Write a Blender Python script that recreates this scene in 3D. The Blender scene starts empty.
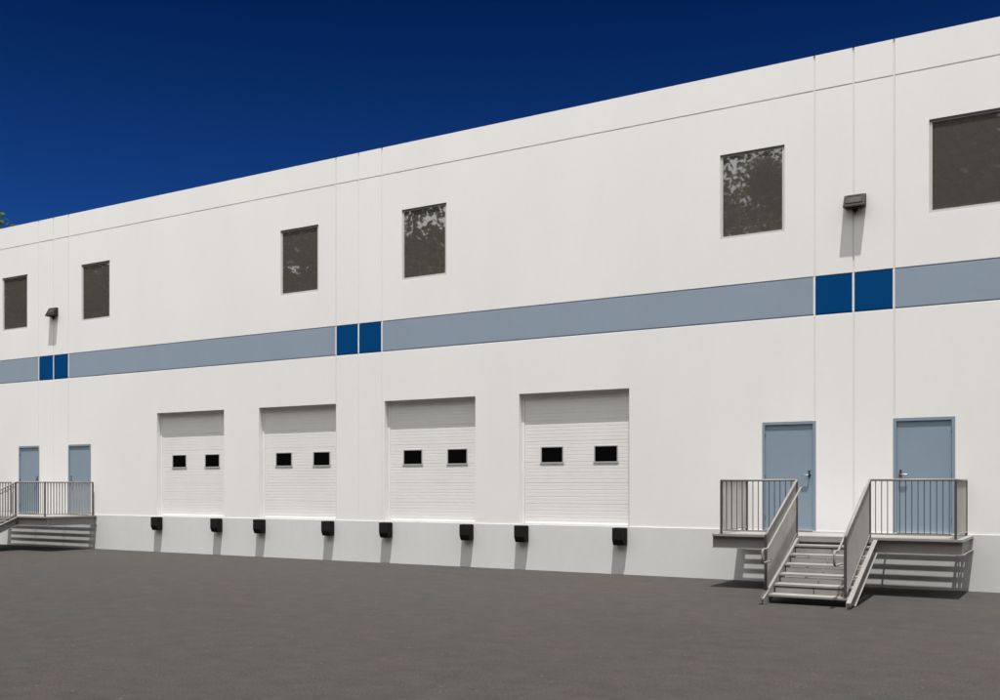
import bpy, bmesh, math, random
from mathutils import Vector, Matrix
random.seed(7)
C = bpy.context.scene.collection
sc = bpy.context.scene

# ------------------------------------------------------------------ helpers
class MB:
    """collects shapes, then links them as ONE mesh object"""
    def __init__(s): s.v, s.f, s.m, s.sm = [], [], [], []
    def face(s, pts, mi=0, smooth=False):
        n = len(s.v); s.v += [tuple(p) for p in pts]
        s.f.append(tuple(range(n, n + len(pts)))); s.m.append(mi); s.sm.append(smooth)
    def box(s, x0, x1, y0, y1, z0, z1, mi=0):
        if x0 > x1: x0, x1 = x1, x0
        if y0 > y1: y0, y1 = y1, y0
        if z0 > z1: z0, z1 = z1, z0
        n = len(s.v)
        s.v += [(x0,y0,z0),(x1,y0,z0),(x1,y1,z0),(x0,y1,z0),(x0,y0,z1),(x1,y0,z1),(x1,y1,z1),(x0,y1,z1)]
        for q in ((0,3,2,1),(4,5,6,7),(0,1,5,4),(1,2,6,5),(2,3,7,6),(3,0,4,7)):
            s.f.append(tuple(n + i for i in q)); s.m.append(mi); s.sm.append(False)
    def prism(s, poly, vec, mi=0):
        """extrude a planar polygon (3D points) along vec"""
        n = len(s.v); k = len(poly); vec = Vector(vec)
        s.v += [tuple(p) for p in poly] + [tuple(Vector(p) + vec) for p in poly]
        fs = [tuple(range(n, n + k))[::-1], tuple(range(n + k, n + 2*k))]
        fs += [(n+i, n+(i+1) % k, n+k+(i+1) % k, n+k+i) for i in range(k)]
        for q in fs: s.f.append(q); s.m.append(mi); s.sm.append(False)
    def tube(s, pts, r, seg=8, mi=0, caps=True):
        """round tube through pts; r a number or one radius per point"""
        pts = [Vector(p) for p in pts]; N = len(pts)
        rs = r if isinstance(r, (list, tuple)) else [r]*N
        n = len(s.v); prev = None
        for i, p in enumerate(pts):
            d = (pts[min(i+1, N-1)] - pts[max(i-1, 0)]).normalized()
            if prev is None:
                a = Vector((0,0,1)) if abs(d.z) < .9 else Vector((1,0,0))
                u = d.cross(a).normalized()
            else:
                u = (prev - d*prev.dot(d)).normalized()
            w = d.cross(u); prev = u
            for k in range(seg):
                t = 2*math.pi*k/seg
                s.v.append(tuple(p + (u*math.cos(t) + w*math.sin(t))*rs[i]))
        for i in range(N-1):
            for k in range(seg):
                a, b = n+i*seg+k, n+i*seg+(k+1) % seg
                s.f.append((a, b, b+seg, a+seg)); s.m.append(mi); s.sm.append(True)
        if caps:
            s.f.append(tuple(range(n, n+seg))[::-1]); s.m.append(mi); s.sm.append(False)
            s.f.append(tuple(range(n+(N-1)*seg, n+N*seg))); s.m.append(mi); s.sm.append(False)
    def build(s, name, mats, parent=None, bevel=0, fix=True):
        me = bpy.data.meshes.new(name)
        me.from_pydata(s.v, [], s.f)
        for m in (mats if isinstance(mats, (list, tuple)) else [mats]): me.materials.append(m)
        me.polygons.foreach_set('material_index', s.m)
        me.polygons.foreach_set('use_smooth', s.sm)
        if fix or bevel:
            bm = bmesh.new(); bm.from_mesh(me)
            if bevel:
                bmesh.ops.bevel(bm, geom=list(bm.edges), offset=bevel, segments=2, profile=.5, affect='EDGES')
            bmesh.ops.recalc_face_normals(bm, faces=bm.faces)
            bm.to_mesh(me); bm.free()
        me.update()
        o = bpy.data.objects.new(name, me); C.objects.link(o)
        if parent: o.parent = parent
        return o

def empty(name, loc=(0,0,0)):
    o = bpy.data.objects.new(name, None); C.objects.link(o); o.location = loc; o.empty_display_size = .2
    return o
def tag(o, label=None, cat=None, group=None, kind=None):
    if label: o['label'] = label
    if cat: o['category'] = cat
    if group: o['group'] = group
    if kind: o['kind'] = kind
    return o
def copy_tree(o, parent=None):
    c = o.copy(); C.objects.link(c); c.parent = parent
    for ch in list(o.children): copy_tree(ch, c)
    return c

# ------------------------------------------------------------------ materials
def mat(name, col, rough=.6, spec=.5, ior=1.45, metal=0.0):
    m = bpy.data.materials.new(name); m.use_nodes = True
    b = m.node_tree.nodes['Principled BSDF']
    b.inputs['Base Color'].default_value = (*col, 1)
    b.inputs['Roughness'].default_value = rough
    b.inputs['IOR'].default_value = ior
    b.inputs['Metallic'].default_value = metal
    b.inputs['Specular IOR Level'].default_value = spec
    return m
def N(m, t, **kw):
    n = m.node_tree.nodes.new(t)
    for k, v in kw.items(): setattr(n, k, v)
    return n
def L(m, a, b): m.node_tree.links.new(a, b)
def ramp(m, fac, stops):
    r = N(m, 'ShaderNodeValToRGB'); e = r.color_ramp.elements
    while len(e) < len(stops): e.new(.5)
    for i, (p, c) in enumerate(stops):
        e[i].position = p; e[i].color = (*c, 1) if len(c) == 3 else c
    L(m, fac, r.inputs[0]); return r
def noise(m, scale, detail=4, rough=.55, vec=None, stretch=None):
    n = N(m, 'ShaderNodeTexNoise'); n.inputs['Scale'].default_value = scale
    n.inputs['Detail'].default_value = detail; n.inputs['Roughness'].default_value = rough
    g = N(m, 'ShaderNodeNewGeometry'); src = g.outputs['Position']
    if stretch:
        mp = N(m, 'ShaderNodeMapping'); mp.inputs['Scale'].default_value = stretch
        L(m, src, mp.inputs['Vector']); src = mp.outputs['Vector']
    L(m, src, n.inputs['Vector']); return n
def vary(m, col, amt, scale, stretch=None, detail=5, fine=None, bump=0, bscale=60):
    """multiply the paint colour by large soft wear noise (+ fine grain), optional bump"""
    b = m.node_tree.nodes['Principled BSDF']
    n = noise(m, scale, detail, .6, stretch=stretch)
    lo = tuple(c*(1-amt) for c in col); hi = tuple(min(c*(1+amt*.6), .9) for c in col)
    r = ramp(m, n.outputs[0], [(.32, lo), (.68, hi)])
    out = r.outputs[0]
    if fine:
        n2 = noise(m, fine[0], 3, .6)
        r2 = ramp(m, n2.outputs[0], [(.3, (1-fine[1],)*3), (.7, (1,)*3)])
        mx = N(m, 'ShaderNodeMix', data_type='RGBA', blend_type='MULTIPLY'); mx.inputs[0].default_value = 1
        L(m, out, mx.inputs[6]); L(m, r2.outputs[0], mx.inputs[7]); out = mx.outputs[2]
    L(m, out, b.inputs['Base Color'])
    if bump:
        n3 = noise(m, bscale, 4, .6)
        bp = N(m, 'ShaderNodeBump'); bp.inputs['Strength'].default_value = bump; bp.inputs['Distance'].default_value = .004
        L(m, n3.outputs[0], bp.inputs['Height']); L(m, bp.outputs[0], b.inputs['Normal'])
    return m

white = mat('white_wall_paint', (.8, .785, .765), .75, .3)
vary(white, (.81, .803, .792), .025, .55, (1, 1, .45), fine=(9, .018), bump=.12, bscale=45)
plinth_m = mat('grey_plinth_paint', (.63, .63, .61), .75, .3)
vary(plinth_m, (.665, .673, .665), .035, .8, (1, 1, .35), fine=(7, .03), bump=.12, bscale=40)
sill_m = mat('bare_concrete_sill', (.36, .35, .33), .85, .2)
vary(sill_m, (.34, .33, .31), .15, 3)
caulk = mat('pale_caulk', (.75, .745, .735), .8, .2)
band_l = mat('slate_blue_paint', (.27, .32, .39), .6, .35)
vary(band_l, (.26, .32, .40), .035, .7, fine=(8, .02), bump=.1, bscale=45)
band_d = mat('deep_blue_paint', (.005, .05, .19), .8, .04)
vary(band_d, (.0004, .053, .185), .05, .9, fine=(8, .02))
door_m = mat('blue_grey_door_paint', (.23, .31, .4), .5, .4)
vary(door_m, (.228, .295, .362), .04, 1.2, fine=(14, .02))
dock_m = mat('white_door_steel', (.79, .785, .775), .5, .4)
vary(dock_m, (.785, .78, .77), .03, 1.1, (1, 1, .6), fine=(12, .02))
frame_m = mat('pale_aluminium', (.55, .54, .52), .45, .5)
dframe_m = mat('grey_aluminium', (.42, .42, .41), .45, .5)
black_glass = mat('black_glass', (.003, .003, .003), .25, .05)
glass = mat('tinted_mirror_glass', (.100, .092, .080), .016, .5, 3.3)
rubber = mat('black_rubber', (.012, .012, .012), .8, .2)
vary(rubber, (.012, .0115, .011), .3, 9)
steel = mat('warm_grey_painted_steel', (.42, .4, .38), .5, .4)
vary(steel, (.25, .238, .226), .12, 1.6, fine=(18, .08))
bar_m = mat('grey_flat_bar', (.4, .38, .36), .5, .4)
vary(bar_m, (.36, .342, .322), .10, 2.2, fine=(18, .06))
dark_steel = mat('darkened_steel', (.10, .095, .09), .55, .4)  # shadow side of posts and front balusters put into the colour
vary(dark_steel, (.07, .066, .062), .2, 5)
deckm = mat('pale_deck_metal', (.5, .48, .46), .55, .4)
vary(deckm, (.285, .271, .256), .12, 2.5, fine=(22, .08))
lamp_m = mat('bronze_lamp_metal', (.05, .043, .04), .6, .15)
vary(lamp_m, (.038, .032, .029), .15, 12)
lamp_dark = mat('dark_lamp_lens', (.018, .017, .016), .35, .3)
hand_m = mat('dark_bronze_hardware', (.02, .02, .022), .35, .5)
chrome = mat('brushed_steel_lever', (.3, .31, .32), .4, .5, metal=.8)
roof_m = mat('pale_roof_membrane', (.6, .6, .58), .8, .2)
bark = mat('bark', (.09, .07, .05), .9, .2)
vary(bark, (.095, .075, .055), .35, 6, (1, 1, .25))

def leaf_mat(name, a, b_):
    m = mat(name, a, .55, .3)
    bs = m.node_tree.nodes['Principled BSDF']
    n = noise(m, .9, 3, .6)
    r = ramp(m, n.outputs[0], [(.3, a), (.7, b_)])
    L(m, r.outputs[0], bs.inputs['Base Color'])
    tr = N(m, 'ShaderNodeBsdfTranslucent'); L(m, r.outputs[0], tr.inputs['Color'])
    mx = N(m, 'ShaderNodeMixShader'); mx.inputs[0].default_value = .3
    L(m, bs.outputs[0], mx.inputs[1]); L(m, tr.outputs[0], mx.inputs[2])
    L(m, mx.outputs[0], m.node_tree.nodes['Material Output'].inputs['Surface'])
    return m
leaf_dark = leaf_mat('leaf_dark_green', (.062, .070, .034), (.095, .105, .045))
leaf_light = leaf_mat('leaf_mid_green', (.08, .12, .03), (.12, .18, .055))

# asphalt
asph = mat('asphalt', (.05, .046, .043), .92, .25)
b = asph.node_tree.nodes['Principled BSDF']
n1 = noise(asph, .22, 6, .6, stretch=(.55, 1.2, 1))
r1 = ramp(asph, n1.outputs[0], [(.32, (.0425, .0400, .0378)), (.47, (.0505, .0440, .0392)), (.58, (.0468, .0438, .0405)), (.72, (.0525, .0472, .0422))])
n2 = noise(asph, 2.6, 9, .82)
r2 = ramp(asph, n2.outputs[0], [(.30, (.72,)*3), (.5, (.98,)*3), (.70, (1.22,)*3)])
mx = N(asph, 'ShaderNodeMix', data_type='RGBA', blend_type='MULTIPLY'); mx.inputs[0].default_value = 1
L(asph, r1.outputs[0], mx.inputs[6]); L(asph, r2.outputs[0], mx.inputs[7])
n3 = noise(asph, 48, 4, .75)
r3 = ramp(asph, n3.outputs[0], [(.30, (.30,)*3), (.47, (.95,)*3), (.60, (1.22,)*3), (.72, (2.4,)*3)])
mx2 = N(asph, 'ShaderNodeMix', data_type='RGBA', blend_type='MULTIPLY'); mx2.inputs[0].default_value = 1
L(asph, mx.outputs[2], mx2.inputs[6]); L(asph, r3.outputs[0], mx2.inputs[7])
vo = N(asph, 'ShaderNodeTexVoronoi', voronoi_dimensions='2D'); vo.inputs['Scale'].default_value = 5.0
g = N(asph, 'ShaderNodeNewGeometry'); L(asph, g.outputs['Position'], vo.inputs['Vector'])
r4 = ramp(asph, vo.outputs['Distance'], [(.0, (1, 1, 1)), (.10, (0, 0, 0))])        # scattered pale and dark chips
r5 = ramp(asph, vo.outputs['Color'], [(.84, (0, 0, 0)), (.88, (1, 1, 1))])
mk = N(asph, 'ShaderNodeMath', operation='MULTIPLY'); L(asph, r4.outputs[0], mk.inputs[0]); L(asph, r5.outputs[0], mk.inputs[1])
mx3 = N(asph, 'ShaderNodeMix', data_type='RGBA', blend_type='MIX')
mk2 = N(asph, 'ShaderNodeMath', operation='MULTIPLY'); mk2.inputs[1].default_value = .8; L(asph, mk.outputs[0], mk2.inputs[0])
L(asph, mk2.outputs[0], mx3.inputs[0]); L(asph, mx2.outputs[2], mx3.inputs[6]); mx3.inputs[7].default_value = (.17, .16, .15, 1)
L(asph, mx3.outputs[2], b.inputs['Base Color'])
bp = N(asph, 'ShaderNodeBump'); bp.inputs['Strength'].default_value = .4; bp.inputs['Distance'].default_value = .006
L(asph, n3.outputs[0], bp.inputs['Height']); L(asph, bp.outputs[0], b.inputs['Normal'])

# ------------------------------------------------------------------ dimensions (metres; wall face y = 0, inside is +y)
XL, XR = -34.5, 14.0
ROOF = 10.50
PZ, PP = 1.05, .028                      # plinth height and projection
JC = (-28.36, -16.14, -4.02)            # centre joint of the three pilaster strips
JO = .74
BAND = (5.345, 6.10)
WZ = (7.08, 8.84)
DOCKZ = (PZ, 4.085)
DOCKS = [(-23.60, -20.885), (-19.567, -16.877), (-15.315, -12.636), (-11.447, -8.70)]
DOORW = (.71, 1.775); DOORTOP = 3.24
WINX = []
for c in JC: WINX += [(c - 2.65, c - 1.325), (c + 1.36, c + 2.685)]
WINX += [(8.16-2.65, 8.16-1.33)]
DOORX = []
for c in (JC[0], JC[2]): DOORX += [(c - DOORW[1], c - DOORW[0] - .0), (c + DOORW[0] + .015, c + DOORW[1] + .03)]

# ------------------------------------------------------------------ ground
gm = MB(); R = 1800
gm.face([(-R,-R,0),(R,-R,0),(R,R,0),(-R,R,0)])
gnd = gm.build('ground', asph, fix=False); tag(gnd, 'dark grey asphalt yard in front of the warehouse', 'ground', kind='structure')

# ------------------------------------------------------------------ warehouse
wh = empty('warehouse', ((XL+XR)/2, 0, 0))
OX = (XL+XR)/2
tag(wh, 'long white concrete warehouse with blue band, dock doors and upper windows', 'building')
def inv(o):   # parts are modelled in world coordinates
    o.location.x -= OX; return o

holes = [(a, b_, *DOCKZ) for a, b_ in DOCKS] + [(a, b_, PZ, DOORTOP) for a, b_ in DOORX] + [(a, b_, *WZ) for a, b_ in WINX]
vg = [j + o for j in (*JC, 8.16) for o in (-JO, 0, JO)]
hg = [9.80, BAND[0], BAND[1]]
GW, GD = .042, .016                     # reveal groove width / depth
xs = {XL: 0, XR: 0}; zs = {PZ: 0, ROOF: 0}
for g_ in vg:
    for o, d in ((-GW/2, 0), (-GW*.28, .017), (GW*.28, .017), (GW/2, 0)): xs[round(g_+o, 4)] = d
zs[ROOF - .02] = 0
for g_ in hg:
    for o, d in ((-.018, 0), (-.009, GD), (.009, GD), (.018, 0)): zs[round(g_+o, 4)] = d
def in_groove(v, gs): return any(abs(v-g_) < GW/2 + 1e-4 for g_ in gs)
for h in holes:
    for v in h[:2]:
        if round(v, 4) not in xs: xs[round(v, 4)] = 0
    for v in h[2:]:
        if round(v, 4) not in zs: zs[round(v, 4)] = 0
X_, Z_ = sorted(xs), sorted(zs)
w = MB()
for i in range(len(X_)-1):
    xm = (X_[i]+X_[i+1])/2
    gx = in_groove(xm, vg)
    for k in range(len(Z_)-1):
        zm = (Z_[k]+Z_[k+1])/2
        if any(h[0] < xm < h[1] and h[2] < zm < h[3] for h in holes): continue
        mi = 0
        if gx: mi = 3
        elif BAND[0] - .009 < zm < BAND[1] + .009:
            mi = 2 if any(abs(xm-c) < JO for c in (*JC, 8.16)) else 1
        P = [(X_[i], Z_[k]), (X_[i+1], Z_[k]), (X_[i+1], Z_[k+1]), (X_[i], Z_[k+1])]
        w.face([(x, 0 if z == ROOF else max(xs[x], zs[z]), z) for x, z in P], mi)
for (a, b_, z0, z1) in holes:           # reveals
    d = .32
    w.face([(a,0,z0),(a,0,z1),(a,d,z1),(a,d,z0)]); w.face([(b_,0,z0),(b_,d,z0),(b_,d,z1),(b_,0,z1)])
    w.face([(a,0,z1),(b_,0,z1),(b_,d,z1),(a,d,z1)])
    if z0 > PZ + .1: w.face([(a,0,z0),(a,d,z0),(b_,d,z0),(b_,0,z0)])
w.face([(XL,0,ROOF),(XR,0,ROOF),(XR,.3,ROOF),(XL,.3,ROOF)]); w.face([(XL,.3,ROOF),(XR,.3,ROOF),(XR,.3,ROOF-1),(XL,.3,ROOF-1)])
inv(w.build('wall', [white, band_l, band_d, caulk], wh, fix=False))
BD = 36.0
w = MB()
w.face([(XL,0,0),(XL,0,ROOF),(XL,BD,ROOF),(XL,BD,0)]); w.face([(XL,BD,0),(XL,BD,ROOF),(XR,BD,ROOF),(XR,BD,0)]); w.face([(XR,0,0),(XR,BD,0),(XR,BD,ROOF),(XR,0,ROOF)])
w.face([(XL+.3,.3,ROOF-1),(XL+.3,BD-.3,ROOF-1),(XL+.3,BD-.3,ROOF),(XL+.3,.3,ROOF)]); w.face([(XR-.3,.3,ROOF-1),(XR-.3,BD-.3,ROOF-1),(XR-.3,BD-.3,ROOF),(XR-.3,.3,ROOF)])
w.face([(XL+.3,BD-.3,ROOF-1),(XR-.3,BD-.3,ROOF-1),(XR-.3,BD-.3,ROOF),(XL+.3,BD-.3,ROOF)])
w.face([(XL,.3,ROOF),(XL+.3,.3,ROOF),(XL+.3,BD,ROOF),(XL,BD,ROOF)]); w.face([(XR-.3,.3,ROOF),(XR,.3,ROOF),(XR,BD,ROOF),(XR-.3,BD,ROOF)])
inv(w.build('side_wall', white, wh, fix=False))
w = MB(); w.face([(XL+.3,.3,ROOF-.7),(XR-.3,.3,ROOF-.7),(XR-.3,BD-.3,ROOF-.7),(XL+.3,BD-.3,ROOF-.7)])
inv(w.build('roof', roof_m, wh, fix=False))
# plinth: small chamfer along its top edge, ledge and dock sills
w = MB()
c = .004
prof = [(-PP, -.3), (-PP, PZ-c), (-PP+c, PZ), (.33, PZ), (.33, -.3)]
w.prism([(XL, y, z) for y, z in prof], (XR-XL, 0, 0))
pl = inv(w.build('plinth', [plinth_m, sill_m], wh))
for p in pl.data.polygons:
    if p.normal.z > .9: p.material_index = 1

# ---- dock doors
REC = .155
def dock_door(a, b_):
    z0, z1 = DOCKZ
    m = MB(); prof = []
    n = 38; hgt = (z1 - z0)/n
    z = z0 + .003
    for i in range(n):
        seam = (i % 6 == 0)
        d = .0095 if seam else .0058
        t = .014 if seam else .013
        prof += [(REC + d, z), (REC, z + t*.5), (REC, z + hgt - t*.5)]
        z += hgt
    prof.append((REC + .009, z1 - .001))
    xa, xb = a + .075, b_ - .075
    for i in range(len(prof)-1):
        (y0, za), (y1, zb) = prof[i], prof[i+1]
        m.face([(xa, y0, za), (xb, y0, za), (xb, y1, zb), (xa, y1, zb)])
    for x in (xa, xb):
        m.face([(x, REC, z0), (x, REC, z1), (x, REC+.05, z1), (x, REC+.05, z0)])
    d = inv(m.build('dock_door', dock_m, wh, fix=False))
    def sub(mb, name, mats, bevel=0):
        o = mb.build(name, mats, d, bevel=bevel); return o
    for x0, x1 in ((a + .002, xa - .004), (xb + .004, b_ - .002)):
        t = MB(); t.box(x0, x1, REC - .012, REC + .04, z0 + .002, z1 - .002); sub(t, 'side_track', dock_m, .003)
    s = MB(); s.box(xa + .01, xb - .01, REC - .012, REC + .03, z0 + .002, z0 + .045); sub(s, 'bottom_seal', dock_m, .004)
    W = b_ - a
    for cx in (a + W*.285, a + W*.775):
        fw, fh = .265, .17; cz = 2.66
        f = MB(); y0, y1 = REC - .009, REC + .01
        o_, i_ = (fw + .026, fh + .022), (fw, fh)
        f.box(cx - o_[0], cx + o_[0], y0, y1, cz + i_[1], cz + o_[1]); f.box(cx - o_[0] - .015, cx + o_[0] + .015, y0 - .004, y1, cz - o_[1] - .012, cz - i_[1])
        f.box(cx - o_[0], cx - i_[0], y0, y1, cz - i_[1], cz + i_[1]); f.box(cx + i_[0], cx + o_[0], y0, y1, cz - i_[1], cz + i_[1])
        sub(f, 'window_frame', dframe_m)
        p = MB(); p.box(cx - i_[0], cx + i_[0], REC - .006, REC + .006, cz - i_[1], cz + i_[1]); sub(p, 'window_pane', black_glass)
    return d
for a, b_ in DOCKS: dock_door(a, b_)

# ---- personnel doors
def door(a, b_, hinge_left):
    z0, z1 = PZ + .004, DOORTOP - .002; a += .002; b_ -= .002
    fw = .055; y0 = -.006; yl = .021
    m = MB(); m.box(a + fw + .004, b_ - fw - .004, yl, yl + .045, z0 + .008, z1 - fw - .004)
    d = inv(m.build('door', door_m, wh))
    f = MB(); f.box(a, a + fw, y0, .14, z0, z1 - fw); f.box(b_ - fw, b_, y0, .14, z0, z1 - fw); f.box(a, b_, y0, .14, z1 - fw, z1)
    f.build('door_frame', door_m, d)
    s = MB(); s.box(a + fw, b_ - fw, -.04, .1, z0 - .002, z0 + .006); s.build('threshold', frame_m, d)
    hx = (b_ - fw - .075) if hinge_left else (a + fw + .075); sg = -1 if hinge_left else 1
    hz = 2.16
    h = MB()
    h.tube([(hx, yl, hz), (hx, yl - .012, hz)], .032, 16); h.tube([(hx, yl - .01, hz), (hx, yl - .06, hz)], .013, 10)
    h.tube([(hx, yl, hz + .075), (hx, yl - .016, hz + .075)], .02, 12)
    h.build('lock_rose', hand_m, d)
    h = MB(); h.tube([(hx, yl - .055, hz), (hx + sg*.02, yl - .062, hz), (hx + sg*.125, yl - .062, hz), (hx + sg*.14, yl - .05, hz)], .013, 8); h.build('lever_handle', chrome, d)
    hgx = (a + fw + .001) if hinge_left else (b_ - fw - .001)
    for z in (z0 + .25, (z0+z1)/2, z1 - fw - .2):
        k = MB(); k.tube([(hgx, yl - .012, z - .055), (hgx, yl - .012, z + .055)], .009, 8); k.build('hinge', hand_m, d)
for i, (a, b_) in enumerate(DOORX): door(a, b_, i % 2 == 0)

# ---- upper windows
def window(a, b_):
    z0, z1 = WZ; a += .002; b_ -= .002; z0 += .002; z1 -= .002
    fw = .05; y0, y1 = .022, .09; yp = .036
    f = MB()
    f.box(a, a + fw, y0, y1, z0 + fw, z1 - fw); f.box(b_ - fw, b_, y0, y1, z0 + fw, z1 - fw); f.box(a, b_, y0, y1, z1 - fw, z1); f.box(a, b_, y0 - .01, y1, z0, z0 + fw)
    fo = inv(f.build('window', frame_m, wh))
    k = MB(); k.box(a, b_, .006, y0 - .001, z1 - .03, z1); k.build('head_strip', dark_steel, fo)  # dark strip across the window head
    p = MB(); p.box(a + fw + .001, b_ - fw - .001, yp, yp + .02, z0 + fw + .001, z1 - fw - .001); p.build('pane', glass, fo)
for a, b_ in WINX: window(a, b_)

# ------------------------------------------------------------------ dock bumpers
bw, bh, bd = .262, .385, .21
m = MB(); m.prism([(-bw/2, 0, -bh/2), (-bw/2, -bd*.72, -bh/2), (-bw/2, -bd, -bh*.18), (-bw/2, -bd, bh/2), (-bw/2, 0, bh/2)], (bw, 0, 0))
B = empty('dock_bumper')
m.build('rubber_block', rubber, B, bevel=.012)
for s in (-1, 1):
    m = MB(); m.box(s*bw/2 + s*.001, s*(bw/2 + .014), -bd*.6, 0, -bh/2 + .015, bh/2 - .015); m.build('mounting_angle', rubber, B)
ordn = ['first', 'second', 'third', 'fourth']
for i, (a, b_) in enumerate(DOCKS):
    for s in (0, 1):
        o = B if (i, s) == (0, 0) else copy_tree(B)
        o.location = ((a + .125) if s == 0 else (b_ - .175), -PP, .835)
        tag(o, 'black rubber bumper under %s corner of the %s dock door from the left' % (('left', 'right')[s], ordn[i]), 'dock bumper', 'dock bumpers on the plinth')

# ------------------------------------------------------------------ wall lamps
lampz, lw = 7.34, .40
def make_lamp():
    r = empty('wall_lamp')
    prof = [(-.001, .27), (-.06, .27), (-.20, .035), (-.20, 0), (-.001, .03)]
    m = MB(); m.prism([(-lw/2, y, z) for y, z in prof], (lw, 0, 0)); m.build('housing', lamp_m, r, bevel=.008)
    # recessed dark panel on the sloping front, with a raised rim
    d = Vector((0, -.14, -.235)).normalized(); nrm = Vector((0, -.235, .14)).normalized()
    p0 = Vector((0, -.06, .27))
    def slab(u0, u1, t0, t1, h0, h1, mb):
        q = [p0 + Vector((u, 0, 0)) + d*t + nrm*h0 for u, t in ((u0, t0), (u1, t0), (u1, t1), (u0, t1))]
        mb.prism(q, nrm*(h1-h0))
    mb = MB(); slab(-.125, .125, .045, .185, .001, .006, mb); mb.build('front_panel', lamp_dark, r)
    mb = MB()
    slab(-.16, -.125, .01, .22, .001, .014, mb); slab(.125, .16, .01, .22, .001, .014, mb); slab(-.125, .125, .01, .045, .001, .014, mb); slab(-.125, .125, .185, .22, .001, .014, mb)
    mb.build('front_rim', lamp_m, r)
    mb = MB(); mb.box(-.15, .15, -.17, -.03, -.012, .012); mb.build('lens', lamp_dark, r)
    mb = MB(); mb.box(-.045, .045, -.07, -.001, -.05, 0); mb.tube([(0, -.03, -.05), (0, -.03, -.09)], .018, 10); mb.build('mounting_knuckle', lamp_m, r)
    return r
lp = make_lamp()
for i, (x, lab) in enumerate(((JC[2] + .04, 'bronze wall lamp above the deep blue panels over the near platform, casting a long shadow'),
                              (JC[0] + .04, 'dark wall lamp at far left, above blue panels over the far platform'))):
    o = lp if i == 0 else copy_tree(lp)
    o.location = (x, 0, lampz); tag(o, lab, 'wall lamp', 'wall lamps')

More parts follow.
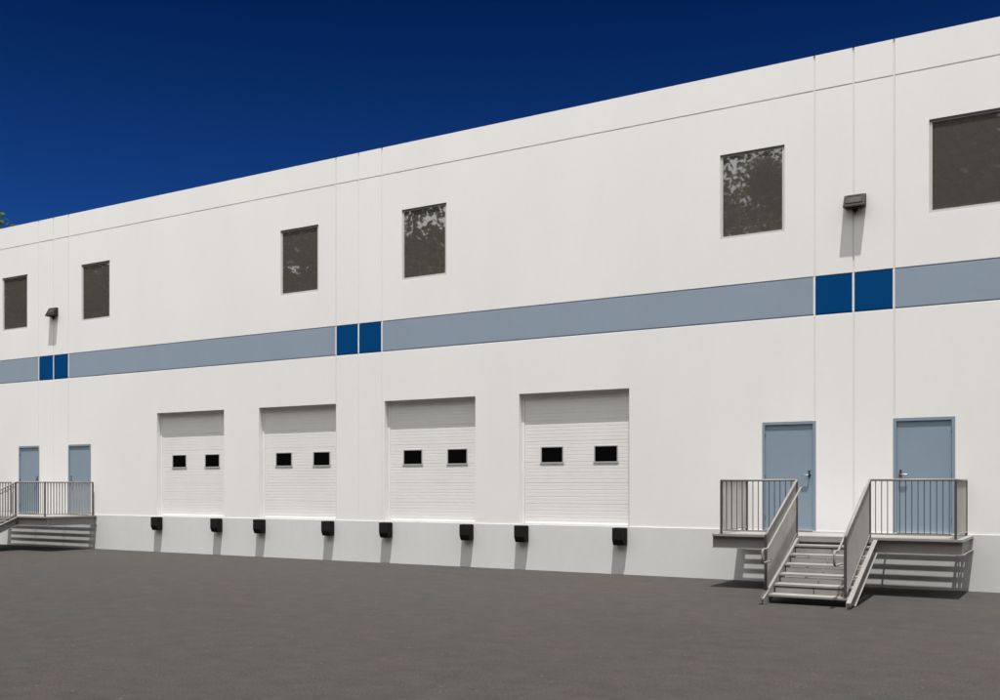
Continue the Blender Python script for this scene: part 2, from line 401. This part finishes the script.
# ------------------------------------------------------------------ entry platforms (local x = 0 at the strip's centre joint, y = 0 wall face)
DZ = 1.03; DEP = 1.80; PX0, PX1 = -2.235, 2.11
SX0, SX1 = -.675, .755                  # stringer outer planes
NT = 6; TR, RI = .345, DZ/(6+1)
BH = .235                              # edge beam depth
GH = 1.02                              # guard height
def make_platform():
    r = empty('entry_platform')
    P = PP + .004
    # deck plate with an open slatted strip along the wall
    m = MB()
    sl0, sl1 = PX0 + .15, PX1 - .085
    ys = P + .30
    m.box(PX0, PX1, -DEP, -ys, DZ - .03, DZ)
    m.box(PX0, sl0, -ys + .0005, -P, DZ - .03, DZ); m.box(sl1, PX1, -ys + .0005, -P, DZ - .03, DZ)
    d_ = m.build('deck', deckm, r)
    y = ys - .0295
    while y > P + .02:
        q = MB(); q.box(sl0 + .0005, sl1 - .0005, -y, -(y - .0205), DZ - .012, DZ - .001); q.build('deck_slat', deckm, d_); y -= .0425
    # edge channels: web with outward flanges
    z1 = DZ - .032; z0 = z1 - BH; t = .009
    def cprof(f):   # C profile, f = how far along the outward direction
        return [(f(0), z0), (f(.07), z0), (f(.07), z0 + t), (f(t), z0 + t), (f(t), z1 - t), (f(.07), z1 - t), (f(.07), z1), (f(0), z1)]
    m = MB(); m.prism([(PX0, y, z) for y, z in cprof(lambda k: -DEP + .06 - k)], (PX1 - PX0, 0, 0)); m.build('edge_beam', steel, r)
    for s, x in ((-1, PX0), (1, PX1)):
        m = MB(); m.prism([(xx, -DEP + .0605, z) for xx, z in cprof(lambda k: x - s*.062 + s*k)], (0, DEP - .0605 - P, 0)); m.build('edge_beam', steel, r)
    for x in (-.80, .63):
        m = MB(); m.box(x - .006, x + .006, -DEP + .075, -P, DZ - .2, DZ - .0315); m.build('joist', steel, r)
    # nosing plate at the head of the stair
    # guards
    GY = -DEP + .035; gx0, gx1 = -2.065, 2.0
    def post(parent, x, y, z0, z1, rad=.024):
        p = MB(); p.box(x - rad*.8, x + rad*.8, y - rad*.8, y + rad*.8, z0, z1); p.build('post', dark_steel, parent, bevel=.003)
    def bal(parent, x, y, z0, z1, flat=False):
        p = MB(); hy = .018 if flat else .0065
        p.box(x - .0065, x + .0065, y - hy, y + hy, z0, z1); p.build('baluster', bar_m if flat else dark_steel, parent)  # front balusters take the dark shadow-side tone, side ones stay lighter
    def guard(p0, p1, posts=(0, 1), ext=0.0):
        """level guard between two plan points on the deck"""
        (xa, ya), (xb, yb) = p0, p1; Lg = math.hypot(xb-xa, yb-ya)
        m = MB()
        m.tube([(xa, ya, DZ + GH), (xb, yb, DZ + GH)], .021, 10)
        g = m.build('guard_rail', steel, r)
        m = MB()
        if xa != xb: m.box(xa, xb, ya - .016, ya + .016, DZ + .055, DZ + .08)
        else: m.box(xa - .016, xa + .016, ya, yb, DZ + .055, DZ + .08)
        m.build('bottom_rail', deckm, g)
        n = max(2, round(Lg/.1))
        for i in range(1, n):
            t = i/n; bal(g, xa + (xb-xa)*t, ya + (yb-ya)*t, DZ + .07, DZ + GH - .01, xa == xb)
        for t in posts: post(g, xa + (xb-xa)*t, ya + (yb-ya)*t, DZ, DZ + GH - .004)
        return g
    rx0, rx1 = -.655, .615
    guard((gx0, GY), (rx0, GY), (0,)); guard((rx1, GY), (gx1, GY), (1,))
    guard((gx0, GY), (gx0, -P - .05), (1,)); guard((gx1, GY), (gx1, -P - .05), (1,))
    # stair: channel stringers
    sl = RI/TR
    y_top, y_bot = -DEP - .014, -DEP - 2.33; ss = .385
    def zt(y): return DZ - .03 - ss*(-DEP - y)          # top edge of stringer along y
    SD = .245
    for s, x in ((-1, SX0), (1, SX1)):
        m = MB(); xw = x - s*.065
        yb0 = y_bot + .0
        web = [(xw, y_top, zt(y_top)), (xw, y_bot, zt(y_bot)), (xw, y_bot, .003)]
        yb = -DEP - (DZ - .03 - SD)/ss                   # where the lower edge meets the ground
        lo = lambda y: zt(y) - SD
        web = [(xw, y_top, zt(y_top)), (xw, y_bot, max(zt(y_bot), .05)), (xw, y_bot, .003), (xw, yb + .004, .003), (xw, y_top, lo(y_top))]
        m.prism(web, (-s*.008, 0, 0))
        fl = lambda y0, y1, f, t: m.prism([(xw + s*.0005, y0, f(y0)), (xw + s*.0005, y1, f(y1)), (xw + s*.0005, y1, f(y1) - t), (xw + s*.0005, y0, f(y0) - t)], (s*.064, 0, 0))
        fl(y_top, y_bot, lambda y: max(zt(y), .05), .012)
        fl(y_top, yb + .03, lambda y: max(lo(y) + .012, .016), .012)
        m.build('stringer', steel, r)
    tx0, tx1 = SX0 + .068, SX1 - .09
    for i in range(1, NT + 1):
        z = DZ - RI*i; yf = -DEP - TR*i
        m = MB(); m.box(tx0, tx1, yf, yf + TR + .02, z - .006, z); m.box(tx0, tx1, yf, yf + .006, z - .032, z - .0065)
        t = m.build('tread', deckm, r)
        if i < NT:
            rz0, rz1 = z - RI + .003, z - .054
            mid = (tx0 + tx1)/2 + .02
            for a, b_ in ((tx0 + .03, mid - .007), (mid + .007, tx1)):
                q = MB(); q.box(a, b_, yf + .0075, yf + .0135, rz0, rz1); q.build('riser_plate', deckm, t)
    m = MB(); m.box(tx0, tx1, -DEP - .008, -DEP - .013, DZ - .098, DZ - .036); m.build('top_riser', deckm, r)
    # stair guards with handrails that loop back at the foot
    yA, yB = GY, -DEP - TR*(NT - .1)
    zA, zB = DZ + GH, 1.12
    for s, x in ((-1, rx0), (1, rx1)):
        f_top = lambda y: zA + (zB - zA)*(yA - y)/(yA - yB)
        f_bot = lambda y: DZ + .07 - sl*max(0, (-DEP + .1 - y))
        m = MB()
        m.tube([(x, yA, zA), (x, yB, zB)], .021, 10)
        g = m.build('stair_guard', steel, r)
        m = MB(); m.tube([(x, yA - .02, f_bot(yA)), (x, yB, f_bot(yB))], .014, 8); m.build('bottom_rail', steel, g)
        n = 24
        for i in range(1, n):
            y = yA + (yB - yA)*i/n; bal(g, x, y, f_bot(y), f_top(y) - .012, True)
        post(g, x, yB, zt(yB) - .1, zB, .026); post(g, x, yA, DZ - .0, zA - .004, .026)
        hx = x - s*.075; off = .135
        ze = f_top(yB - .16) - off
        pts = [(hx, yA + .06, zA - off), (hx, yA - .02, f_top(yA - .02) - off), (hx, yB, zB - off), (hx, yB - .14, ze + .01), (hx, yB - .19, ze)]
        pts += [(hx, yB - .42, ze), (hx, yB - .455, ze - .018), (hx, yB - .468, ze - .055), (hx, yB - .468, ze - .17), (hx, yB - .45, ze - .205), (hx, yB - .41, ze - .22), (hx, yB - .02, ze - .22), (hx + s*.06, yB, ze - .22)]
        h = MB(); h.tube(pts, .018, 10)
        hr = h.build('handrail', steel, r)
        for t in (.12, .5, .88):
            y = yA + (yB - yA)*t; z = f_top(y) - off
            k = MB(); k.tube([(x, y, z - .03), (hx, y, z - .045), (hx, y, z - .012)], .007, 6); k.build('bracket', steel, hr)
    return r
pf = make_platform()
pf.location = (JC[2], 0, 0)
tag(pf, 'grey steel entry platform with stairs and railings below the near pair of blue doors', 'platform', 'entry platforms with stairs')
p2 = copy_tree(pf); p2.location = (JC[0], 0, 0)
tag(p2, 'grey steel entry platform partly cut off at the far left end of the wall', 'platform', 'entry platforms with stairs')

# ------------------------------------------------------------------ trees
def make_tree(name, h, cr, leafm, nleaf, lsize, seed, trunk_h=.10):
    rnd = random.Random(seed)
    r = empty(name)
    t = MB()
    top = h*.8
    pts = []; rad = []
    for i in range(8):
        k = i/7; pts.append((math.sin(k*3+seed)*.25*k, math.cos(k*2.3+seed)*.25*k, top*k)); rad.append(h*.020*(1-k)**.8 + .03)
    t.tube(pts, rad, 9)
    ends = []
    for i in range(16):
        z0 = h*(trunk_h*.8 + .5*i/16); a = i*2.4 + rnd.random()*.5
        ln = cr*(.55 + .35*rnd.random())*(1 - .35*i/16)
        p0 = Vector((0, 0, z0)); d = Vector((math.cos(a), math.sin(a), .45 + .5*rnd.random()))
        p1 = p0 + d*ln*.5; p2 = p0 + Vector((d.x, d.y, d.z*1.25))*ln
        t.tube([p0, p1, p2], [h*.009, h*.006, .02], 6); ends += [p1, p2]
    t.build('trunk', bark, r)
    # leaf clumps scattered through an uneven volume
    clumps = []
    for e in ends: clumps.append((e, cr*(.22 + .16*rnd.random())))
    for i in range(62):
        a = rnd.random()*6.283; u = rnd.random(); k = math.sqrt(rnd.random())
        z = h*(trunk_h + (1-trunk_h)*u)
        prof = math.sin(math.pi*min(.97, .12 + u*.86))**.7
        clumps.append((Vector((math.cos(a)*cr*prof*k, math.sin(a)*cr*prof*k, z)), cr*(.16 + .2*rnd.random())))
    m = MB()
    tot = sum(c[1]**2 for c in clumps)
    for p, cr_ in clumps:
        for j in range(int(nleaf*cr_**2/tot)):
            d = Vector((rnd.gauss(0, 1), rnd.gauss(0, 1), rnd.gauss(0, .75)))
            d = d.normalized()*cr_*(rnd.random()**.45)
            q = p + d
            u = Vector((rnd.gauss(0,1), rnd.gauss(0,1), rnd.gauss(0,.7))).normalized()
            v = u.cross(Vector((rnd.gauss(0,1), rnd.gauss(0,1), rnd.gauss(0,1)))).normalized()
            s = lsize*(.6 + .8*rnd.random())
            m.face([q - u*s*.5, q + v*s*.3, q + u*s*.5, q - v*s*.3])
    m.build('crown', leafm, r, fix=False)
    return r
# across the yard, behind the viewer: mirrored in the upper windows, except the added ones at the right end
tA = make_tree('tree', 21, 5.4, leaf_dark, 38000, .36, 3)
spots = [(-88, -33, 1.15), (-80, -31, 1.2), (-73, -33, 1.25), (-65.5, -31, 1.38), (-59, -33, 1.15), (-51, -32, 1.08), (-51.6, -37, 1.15), (-43.5, -32, 1.12), (-35.8, -31, 1.08),
         (-28, -33, .98), (-18.4, -31, 1.02), (-15.4, -37, .83), (-7.2, -30.5, 1.0), (-5.4, -32, 1.3), (3.5, -31, 1.2), (11, -30, 1.1), (19, -28, 1.2), (27, -25, 1.15), (34, -20, 1.2)]  # rightmost trees are unseen, added to block low bright sky
for i, (x, y, s) in enumerate(spots):
    o = tA if i == 0 else copy_tree(tA)
    o.location = (x, y, 0); o.rotation_euler.z = i*2.1; o.scale = (s, s, s*(.95 + .1*(i % 3)))
    tag(o, 'tall leafy tree across the yard, row partly mirrored in the upper windows, partly unseen', 'tree', 'trees across the yard')
tB = make_tree('tree', 15.2, 4.6, leaf_light, 9000, .4, 11)
tB.location = (-46.35, 8.5, 0)
tag(tB, 'green tree whose crown just shows over the roof at the far left', 'tree')

# ------------------------------------------------------------------ camera
cam = bpy.data.cameras.new('camera'); co = bpy.data.objects.new('camera', cam); C.objects.link(co)
F = 1023.0; HZ = 485.5; CX = 470.0; PHI = math.atan(F/(CX + 1205))
cam.sensor_width = 36; cam.sensor_fit = 'HORIZONTAL'; cam.lens = 36*F/1000
cam.shift_y = (HZ - 350)/1000
cam.shift_x = (500 - CX)/1000
cam.clip_start = .1; cam.clip_end = 5000
co.location = (0, -20.933, 1.953)
co.rotation_euler = (math.pi/2, 0, PHI)
sc.camera = co

# ------------------------------------------------------------------ light
sd = Vector((.115, -.217, 1)).normalized()          # towards the sun
elev = math.asin(sd.z); az = math.atan2(sd.x, sd.y)
sun = bpy.data.lights.new('sun', 'SUN'); so = bpy.data.objects.new('sun', sun); C.objects.link(so)
sun.energy = 4.9; sun.angle = math.radians(.48); sun.color = (1, .972, .94)
so.rotation_euler = sd.to_track_quat('Z', 'Y').to_euler()
so.location = (0, -30, 60)
wd = bpy.data.worlds.new('World'); sc.world = wd; wd.use_nodes = True
nt = wd.node_tree; nt.nodes.clear()
class W_: node_tree = nt
sky = N(W_, 'ShaderNodeTexSky', sky_type='NISHITA', sun_disc=False, sun_elevation=elev, sun_rotation=az, altitude=3000, air_density=1.0, dust_density=0.0, ozone_density=6.0)
tc = N(W_, 'ShaderNodeTexCoord'); sep = N(W_, 'ShaderNodeSeparateXYZ'); L(W_, tc.outputs['Generated'], sep.inputs[0])
# deep polarised blue away from the sun: the clear northern sky darkens with height
el = ramp(W_, sep.outputs['Z'], [(.0, (.35, .42, .62)), (.2, (.07, .23, .50)), (.42, (.013, .092, .24)), (1.0, (.013, .092, .24))])
mul = N(W_, 'ShaderNodeMix', data_type='RGBA', blend_type='MULTIPLY'); mul.inputs[0].default_value = 1
L(W_, sky.outputs[0], mul.inputs[6]); L(W_, el.outputs[0], mul.inputs[7])
# bright broken cloud over the southern half of the sky (behind the viewer)
cn = N(W_, 'ShaderNodeTexNoise'); cn.inputs['Scale'].default_value = 2.3; cn.inputs['Detail'].default_value = 6; L(W_, tc.outputs['Generated'], cn.inputs['Vector'])
cr = ramp(W_, cn.outputs[0], [(.26, (0, 0, 0)), (.43, (1, 1, 1))])
mr = N(W_, 'ShaderNodeMapRange', interpolation_type='SMOOTHSTEP'); mr.inputs[1].default_value = .15; mr.inputs[2].default_value = -.25; L(W_, sep.outputs['Y'], mr.inputs[0])
cm = N(W_, 'ShaderNodeMath', operation='MULTIPLY'); L(W_, cr.outputs[0], cm.inputs[0]); L(W_, mr.outputs[0], cm.inputs[1])
mixc = N(W_, 'ShaderNodeMix', data_type='RGBA'); L(W_, cm.outputs[0], mixc.inputs[0]); L(W_, mul.outputs[2], mixc.inputs[6])
ce = ramp(W_, sep.outputs['Z'], [(0, (3.4/15, 3.5/15, 3.7/15)), (.28, (9.0/15, 8.9/15, 8.7/15)), (.62, (1, .995, .985))])
cs = N(W_, 'ShaderNodeMix', data_type='RGBA', blend_type='MULTIPLY'); cs.inputs[0].default_value = 1; L(W_, ce.outputs[0], cs.inputs[6]); cs.inputs[7].default_value = (15, 15, 15, 1)
L(W_, cs.outputs[2], mixc.inputs[7])
bg = N(W_, 'ShaderNodeBackground'); bg.inputs[1].default_value = .1
L(W_, mixc.outputs[2], bg.inputs[0])
out = N(W_, 'ShaderNodeOutputWorld'); L(W_, bg.outputs[0], out.inputs[0])

sc.view_settings.view_transform = 'Standard'; sc.view_settings.look = 'None'
sc.view_settings.exposure = .29; sc.view_settings.gamma = 1
sc.render.resolution_x = 1024; sc.render.resolution_y = 717
sc.cycles.max_bounces = 8
